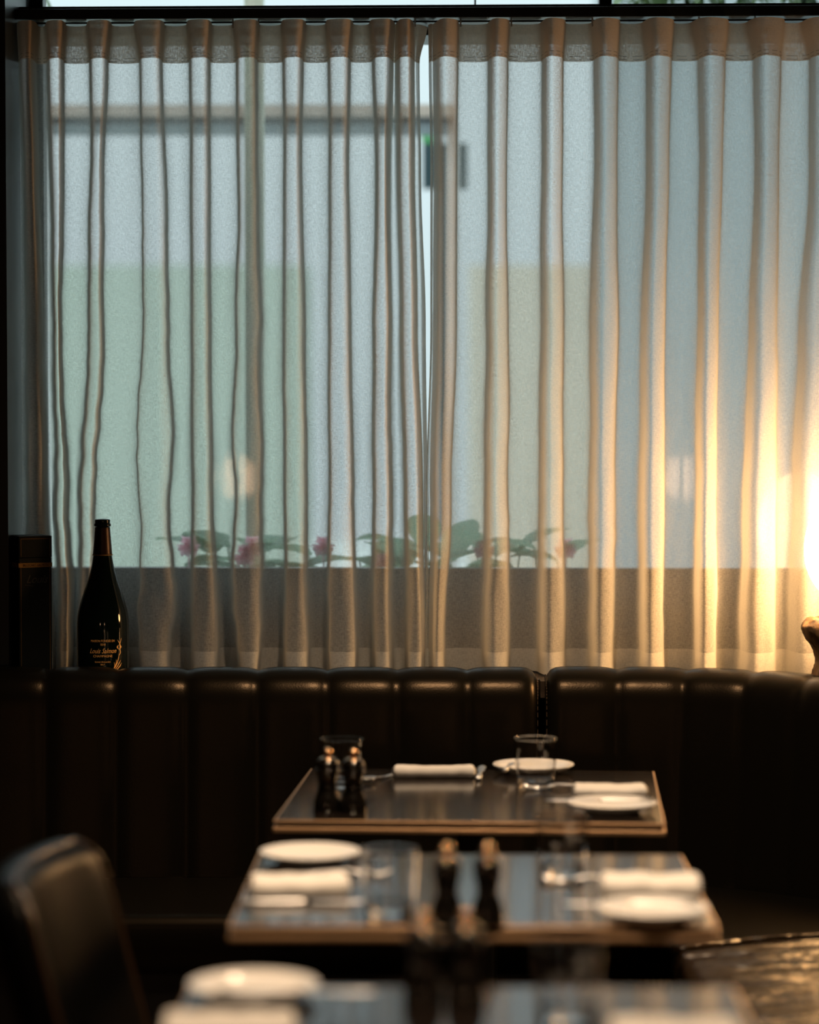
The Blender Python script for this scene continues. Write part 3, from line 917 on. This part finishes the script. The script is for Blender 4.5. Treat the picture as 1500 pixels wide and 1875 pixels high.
# corner nearest the camera is at the local origin; right face runs +x, left face runs +y
obj('box_body', bx(0, W, 0, W, 0, H - 0.05, bev=0.0012), M['boxcard'], gb)
obj('box_lid', bx(-0.0006, W + 0.0006, -0.0006, W + 0.0006, H - 0.0495, H, bev=0.0015), M['boxcard'], gb)
o = obj('gold_band', bx(-0.0010, W + 0.001, -0.0010, W + 0.001, H - 0.072, H - 0.062), M['dimgold'], gb)
bm = text_mesh('BILLECART-SALMON', 0.0085, 0, 0.78)
for v in bm.verts: v.co = Vector((v.co.x + W / 2, -0.0012 - v.co.z, v.co.y + H - 0.0700))
obj('band_lettering', bm, M['boxcard'], gb)
bm = text_mesh('Louis', 0.026, 0.45, 0.9)
for v in bm.verts: v.co = Vector((v.co.x + W * 0.53, -0.0003 - v.co.z, v.co.y + H - 0.108))
for (xa, xb, za) in ((0.014, 0.034, H - 0.113),):
    prev = None
    for i in range(8):
        f = i / 7
        p = Vector((xa + (xb - xa) * f, -0.0006, za - 0.003 * f + 0.001 * math.sin(PI * f)))
        a_ = bm.verts.new(p + Vector((0, 0, 0.0006))); b_ = bm.verts.new(p - Vector((0, 0, 0.0006)))
        if prev: bm.faces.new((prev[0], prev[1], b_, a_))
        prev = (a_, b_)
obj('script_lettering', bm, M['greyprint'], gb)
bm = bmesh.new()
for x in (0.004, W - 0.005):
    box(bm, x, x + 0.0007, -0.0007, -0.0001, 0.01, H - 0.06)
    box(bm, x, x + 0.0007, -0.0013, -0.0007, H - 0.048, H - 0.006)
box(bm, 0.004, W - 0.0043, -0.0013, -0.0007, H - 0.0067, H - 0.006)
obj('gold_outline', bm, M['dimgold'], gb)

# ------------------------------------------------------------------ lamp
lx, ly = 0.9985, 6.115
lamp = thing('table_lamp', 'glowing rounded table lamp on a gnarled brown wooden base, at the right edge', 'lamp', (lx, ly, 0.8685))
prof = smooth_prof([(0, 0), (0.094, 0), (0.099, 0.012), (0.096, 0.034), (0.088, 0.055), (0.092, 0.078), (0.108, 0.105), (0.122, 0.125), (0.121, 0.140), (0.100, 0.152), (0.06, 0.150), (0, 0.148)], 6)
bm = lathe(prof, 96)
for v in bm.verts:
    r = math.hypot(v.co.x, v.co.y)
    if r > 0.03 and v.co.z > 0.002:
        k = 1 - 0.09 * abs(noise.noise(Vector((v.co.x * 22, v.co.y * 22, v.co.z * 26)))) - 0.05 * abs(noise.noise(Vector((v.co.x * 70, v.co.y * 70, v.co.z * 60))))
        v.co.x *= k; v.co.y *= k
        v.co.z += 0.006 * noise.noise(Vector((v.co.x * 60, v.co.y * 60, 3))) if v.co.z > 0.1 else 0
obj('lamp_base', bm, M['driftwood'], lamp, smooth=True)
obj('lamp_holder', lathe([(0, 0.14), (0.03, 0.14), (0.03, 0.185), (0, 0.185)], 32), M['trim'], lamp)
n = 24
egg = [(0.112 * math.sin(PI * k / n) * (1 + 0.06 * math.cos(PI * k / n)), 0.317 - 0.136 * math.cos(PI * k / n)) for k in range(1, n)]
obj('lamp_shade', lathe([(0, 0.181)] + egg + [(0, 0.453)], 48), M['glow'], lamp, smooth=True)
# flat black dish on the ledge by the lamp
dpn = at_y(1440, 1240, 6.25)
o = obj('flat_tray', lathe([(0, 0.002), (0.03, 0.0), (0.045, 0.006), (0.046, 0.008), (0.03, 0.004), (0, 0.004)], 32), M['iron'], None, smooth=True, loc=(dpn.x - 0.01, 6.262, 0.8686))
tag(o, 'small flat black tray on the ledge just left of the lamp', 'tray')

# ------------------------------------------------------------------ leather chair, left
ch = thing('leather_chair', 'black leather dining chair at left, seen from the side with rounded back', 'chair', (-0.388, 3.94, 0), math.radians(-6))
# chair faces +x ; local y across the seat
HW = 0.24
def panel(bm, w, prof_c, thick, rc, top, bottom, lean):
    """upright padded slab across y, rounded top corners; lean shifts x with height"""
    nz_, ny = 30, 30
    front = []; backv = []
    def halfw(z):
        d = top - z
        if d < rc: return w - rc + math.sqrt(max(0, rc * rc - (rc - d) ** 2))
        return w
    for side, store in ((1, front), (-1, backv)):
        for i in range(nz_ + 1):
            f = i / nz_
            z = bottom + (top - bottom) * (1 - (1 - f) ** 1.8)
            hw = max(0.02, halfw(z))
            row = []
            for j in range(ny + 1):
                g = -1 + 2 * j / ny
                g = math.sin(g * PI / 2)
                y = g * hw
                edge = max(0.0, 1 - abs(g) ** 6)
                te = max(0.0, 1 - max(0, (z - (top - 0.03)) / 0.03) ** 2)
                th = thick / 2 * (0.25 + 0.75 * math.sqrt(max(0, edge))) * (0.15 + 0.85 * math.sqrt(te))
                x = lean * (bottom - z) - 0.05 * (1 - (y / w) ** 2) * 1.0 + side * th
                row.append(bm.verts.new((x, y, z)))
            store.append(row)
    for st, flip in ((front, False), (backv, True)):
        for a, b in zip(st, st[1:]):
            for j in range(ny):
                q = (a[j], a[j + 1], b[j + 1], b[j])
                bm.faces.new(q if not flip else q[::-1])
    for i in range(nz_):
        bm.faces.new((front[i][0], front[i + 1][0], backv[i + 1][0], backv[i][0]))
        bm.faces.new((front[i][-1], backv[i][-1], backv[i + 1][-1], front[i + 1][-1]))
    for j in range(ny):
        bm.faces.new((front[-1][j], front[-1][j + 1], backv[-1][j + 1], backv[-1][j]))
        bm.faces.new((front[0][j], backv[0][j], backv[0][j + 1], front[0][j + 1]))
    k = 3
    for r in front[2:-2]: prof_c.append(r[k].co + Vector((0.002, 0, 0)))
    for v in front[-3][k + 1:-k - 1]: prof_c.append(v.co + Vector((0.002, 0, 0)))
    for r in front[2:-2][::-1]: prof_c.append(r[-k - 1].co + Vector((0.002, 0, 0)))
    prof_c[:] = [p.copy() for p in prof_c]
    bmesh.ops.recalc_face_normals(bm, faces=bm.faces)
    return bm
pipe_pts = []
o = obj('backrest', panel(bmesh.new(), HW, pipe_pts, 0.075, 0.065, 0.845, 0.44, 0.26), M['chair_leather'], ch, smooth=True)
o.location = (-0.035, 0, 0)
q = obj('piping', tube(pipe_pts, 0.0045, 8), M['piping'], o, smooth=True)
o = obj('seat', bx(-0.05, 0.40, -0.215, 0.215, 0.40, 0.47, bev=0.022, seg=4), M['chair_leather'], ch, smooth=True)
for sx, sy in ((0.37, -0.18), (0.37, 0.18), (-0.03, -0.18), (-0.03, 0.18)):
    obj('leg', tube([(sx, sy, 0.41), (sx * 1.03, sy * 1.03, 0.0)], [0.018, 0.012], 10), M['iron'], ch, smooth=True)

# ------------------------------------------------------------------ outdoors
M['paving'] = vary(mat('pale_paving', (0.5, 0.52, 0.5), 0.8), (0.50, 0.54, 0.53), (0.62, 0.66, 0.64), (1.5, 1.5, 1))
M['render'] = mat('pale_green_render', (0.52, 0.60, 0.52), 0.8)
M['bluegrey'] = mat('blue_grey_cladding', (0.36, 0.41, 0.43), 0.6)
M['fascia'] = mat('pale_wood_fascia', (0.50, 0.42, 0.36), 0.6)
M['darkteal'] = mat('dark_teal_paint', (0.02, 0.05, 0.06), 0.5)
M['leaf'] = vary(mat('green_leaf', (0.06, 0.15, 0.05), 0.45), (0.22, 0.34, 0.27), (0.36, 0.48, 0.38), (9, 9, 9))
M['dark_leaf'] = vary(mat('dark_green_leaf', (0.05, 0.1, 0.03), 0.45), (0.03, 0.07, 0.02), (0.16, 0.24, 0.10), (9, 9, 9))  # darker green of the branch leaves above the track
def leafy(m, col):
    nt = m.node_tree
    tl = nt.nodes.new('ShaderNodeBsdfTranslucent'); tl.inputs[0].default_value = (*col, 1)
    mx = nt.nodes.new('ShaderNodeMixShader'); mx.inputs[0].default_value = 0.6
    out = [n for n in nt.nodes if n.type == 'OUTPUT_MATERIAL'][0]
    nt.links.new(nt.nodes['Principled BSDF'].outputs[0], mx.inputs[1]); nt.links.new(tl.outputs[0], mx.inputs[2])
    nt.links.new(mx.outputs[0], out.inputs[0])
    return m
leafy(M['leaf'], (0.34, 0.5, 0.36))
M['petal'] = mat('pink_petal', (0.9, 0.5, 0.62), 0.5)
leafy(M['petal'], (1.0, 0.72, 0.80))
M['cream'] = mat('cream_render', (0.8, 0.72, 0.6), 0.8)
M['white'] = mat('white_paint', (0.85, 0.86, 0.86), 0.6)
struct('ground', bx(-14, 14, 6.9, 30, -0.25, -0.05), M['paving'])
def Z(py, Y): return at_y(750, py, Y).z
def X(px, Y): return (px - 750) / F * Y
hd = obj('low_building', bx(X(60, 17), X(560, 17), 17, 18, -0.05, Z(485, 17)), M['render'])
tag(hd, 'pale green building front seen blurred through the left curtain', 'building')
hd = obj('garden_wall', bx(X(860, 15), X(1120, 15), 15, 15.3, -0.05, Z(485, 15)), M['cream'])
tag(hd, 'cream wall seen blurred through the right curtain', 'wall')
tb = thing('tall_building', 'blue grey building seen dimly through the right curtain', 'building', (X(1600, 13), 13, 0))
o = obj('facade', bx(-X(1600, 13) + X(1125, 13), 2.5, 0, 1.5, -0.05, 9.5), M['bluegrey'], tb)
M['canopy'] = mat('grey_canopy_metal', (0.22, 0.25, 0.28), 0.6)
cp = thing('street_canopy', 'long canopy with pale wooden fascia seen above the gap between the curtains', 'canopy', (X(440, 9.5), 9.5, 0))
x0, x1 = X(70, 9.5) - cp.location.x, X(835, 9.5) - cp.location.x
o = obj('fascia', bx(x0, x1, 0, 0.05, Z(212, 9.5), Z(191, 9.5)), M['fascia'], cp)
obj('canopy_roof', bx(x0, x1, 0.05, 0.45, Z(226, 9.5), Z(200, 9.5)), M['canopy'], cp)
for px in (75, 830):
    xx = X(px, 9.5) - cp.location.x
    obj('post', bx(xx - 0.02, xx + 0.02, 0.1, 0.14, -0.05, Z(226, 9.5)), M['white'], cp)
sg = thing('street_sign', 'dark street sign panel with a green round top, in the curtain gap', 'sign', (X(815, 10.5), 10.5, 0))
obj('sign_panel', bx(X(774, 10.5) - X(815, 10.5), X(856, 10.5) - X(815, 10.5), 0, 0.06, Z(345, 10.5), Z(262, 10.5)), M['darkteal'], sg)
xx = X(785, 10.5) - sg.location.x
bm = lathe([(0, -0.02), (0.028, -0.02), (0.028, 0.02), (0, 0.02)], 24)
for v in bm.verts: v.co = Vector((v.co.x + xx, v.co.z + 0.03, v.co.y + Z(252, 10.5)))
M['green'] = mat('green_enamel', (0.08, 0.35, 0.12), 0.5)
obj('round_top', bm, M['green'], sg)
obj('post', tube([(0, 0.03, -0.05), (0, 0.03, Z(345, 10.5))], 0.025, 12), M['darkteal'], sg)
# poles seen in the strip above the curtains
def pole(px0, px1, Y, m, name, label):
    o = obj(name, bx(X(px0, Y), X(px1, Y), Y, Y + 0.08, -0.05, 4.5, bev=0.004), m)
    return tag(o, label, 'post')
M['mossy'] = vary(mat('mossy_stone', (0.2, 0.2, 0.1), 0.8), (0.60, 0.66, 0.52), (0.82, 0.78, 0.64), (20, 20, 8))
pole(449, 483, 7.6, M['mossy'], 'mossy_post', 'mossy post in the bright strip above the left curtain')
pole(42, 60, 7.2, M['white'], 'white_post', 'white post at the far left of the bright strip above the curtains')
# leaves and plants
def leaf(bm, base, direction, length, width, droop):
    d = Vector(direction).normalized()
    side = d.cross(Vector((0, 0, 1)))
    if side.length < 1e-3: side = Vector((1, 0, 0))
    side.normalize()
    up = side.cross(d)
    prev = None
    for i in range(7):
        f = i / 6
        w = width * math.sin(PI * min(1, 0.06 + f * 0.94)) ** 0.8 / 2
        p = Vector(base) + d * length * f - Vector((0, 0, droop * f * f))
        a = bm.verts.new(p - side * w + up * w * 0.25); b = bm.verts.new(p); c_ = bm.verts.new(p + side * w + up * w * 0.25)
        if prev:
            bm.faces.new((prev[0], prev[1], b, a)); bm.faces.new((prev[1], prev[2], c_, b))
        prev = (a, b, c_)
rb = random.Random(5)
pl = thing('window_planter', 'planter box of leafy pink flowering plants outside the window, seen through the curtains', 'planter', (X(690, 7.05), 7.05, 0))
xa, xb = X(300, 7.05) - pl.location.x, X(1080, 7.05) - pl.location.x
obj('planter_box', bx(xa, xb, -0.1, 0.1, 0.82, 0.98, bev=0.004), M['white'], pl)
for px in (330, 700, 1050):
    xx = X(px, 7.05) - pl.location.x
    obj('planter_leg', bx(xx - 0.02, xx + 0.02, -0.08, 0.08, -0.05, 0.82), M['darkteal'], pl)
bm = bmesh.new()
for i in range(44):
    xx = rb.uniform(xa + 0.03, xb - 0.03); a = rb.uniform(0, 2 * PI)
    st = (xx, rb.uniform(-0.07, 0.07), 0.97)
    h = rb.uniform(0.03, 0.16)
    top = Vector((xx + math.cos(a) * 0.03, st[1], 0.97 + h))
    tube([st, top], 0.002, 5, bm)
    leaf(bm, top, (math.cos(a), math.sin(a) * 0.5, rb.uniform(0.0, 0.7)), rb.uniform(0.12, 0.2), rb.uniform(0.09, 0.14), 0.04)
f_ = obj('foliage', bm, M['leaf'], pl, smooth=True); f_['kind'] = 'stuff'
for px, py in ((462, 1000), (448, 1018), (592, 1000), (886, 1004), (1036, 1004), (345, 1000), (700, 1030)):
    c0 = at_y(px, py, 7.0) - pl.location
    bm = bmesh.new()
    for k in range(12):
        a = 2 * PI * k / 6 + (0.5 if k > 5 else 0)
        leaf(bm, c0, (math.cos(a), -0.35 - (0.5 if k > 5 else 0), math.sin(a)), 0.034, 0.036, 0.0)
    tube([(c0.x, c0.y, c0.z), (c0.x, 0, 0.97)], 0.002, 5, bm)
    obj('flower', bm, M['petal'], pl, smooth=True)
# climbing foliage at top right and top left, above the transom
def branch(label, px0, px1, Y, n, seed, py0=-60, py1=9):
    r = random.Random(seed)
    t = thing('leafy_branch', label, 'branch', (X((px0 + px1) / 2, Y), Y, Z(-80, Y)))
    bm = bmesh.new()
    for i in range(n):
        p = at_y(r.uniform(px0, px1), r.uniform(py0, py1), Y + r.uniform(-0.15, 0.15)) - t.location
        leaf(bm, p, (r.uniform(-1, 1), r.uniform(-0.6, 0.3), r.uniform(-1, 0.2)), r.uniform(0.05, 0.09), r.uniform(0.02, 0.04), 0.02)
    o = obj('leaves', bm, M['dark_leaf'], t, smooth=True); o['kind'] = 'stuff'
    pts = [at_y(px0 + (px1 - px0) * k / 8, -30 + 12 * math.sin(k * 1.3), Y) - t.location for k in range(9)]
    obj('stem', tube(pts, 0.006, 8), M['mossy'], t, smooth=True)
branch('leafy green branch along the top right edge above the curtain track', 1125, 1560, 7.5, 170, 3)
branch('small leafy sprig at the top left corner above the curtain track', 62, 84, 7.5, 6, 4, -10, 6)
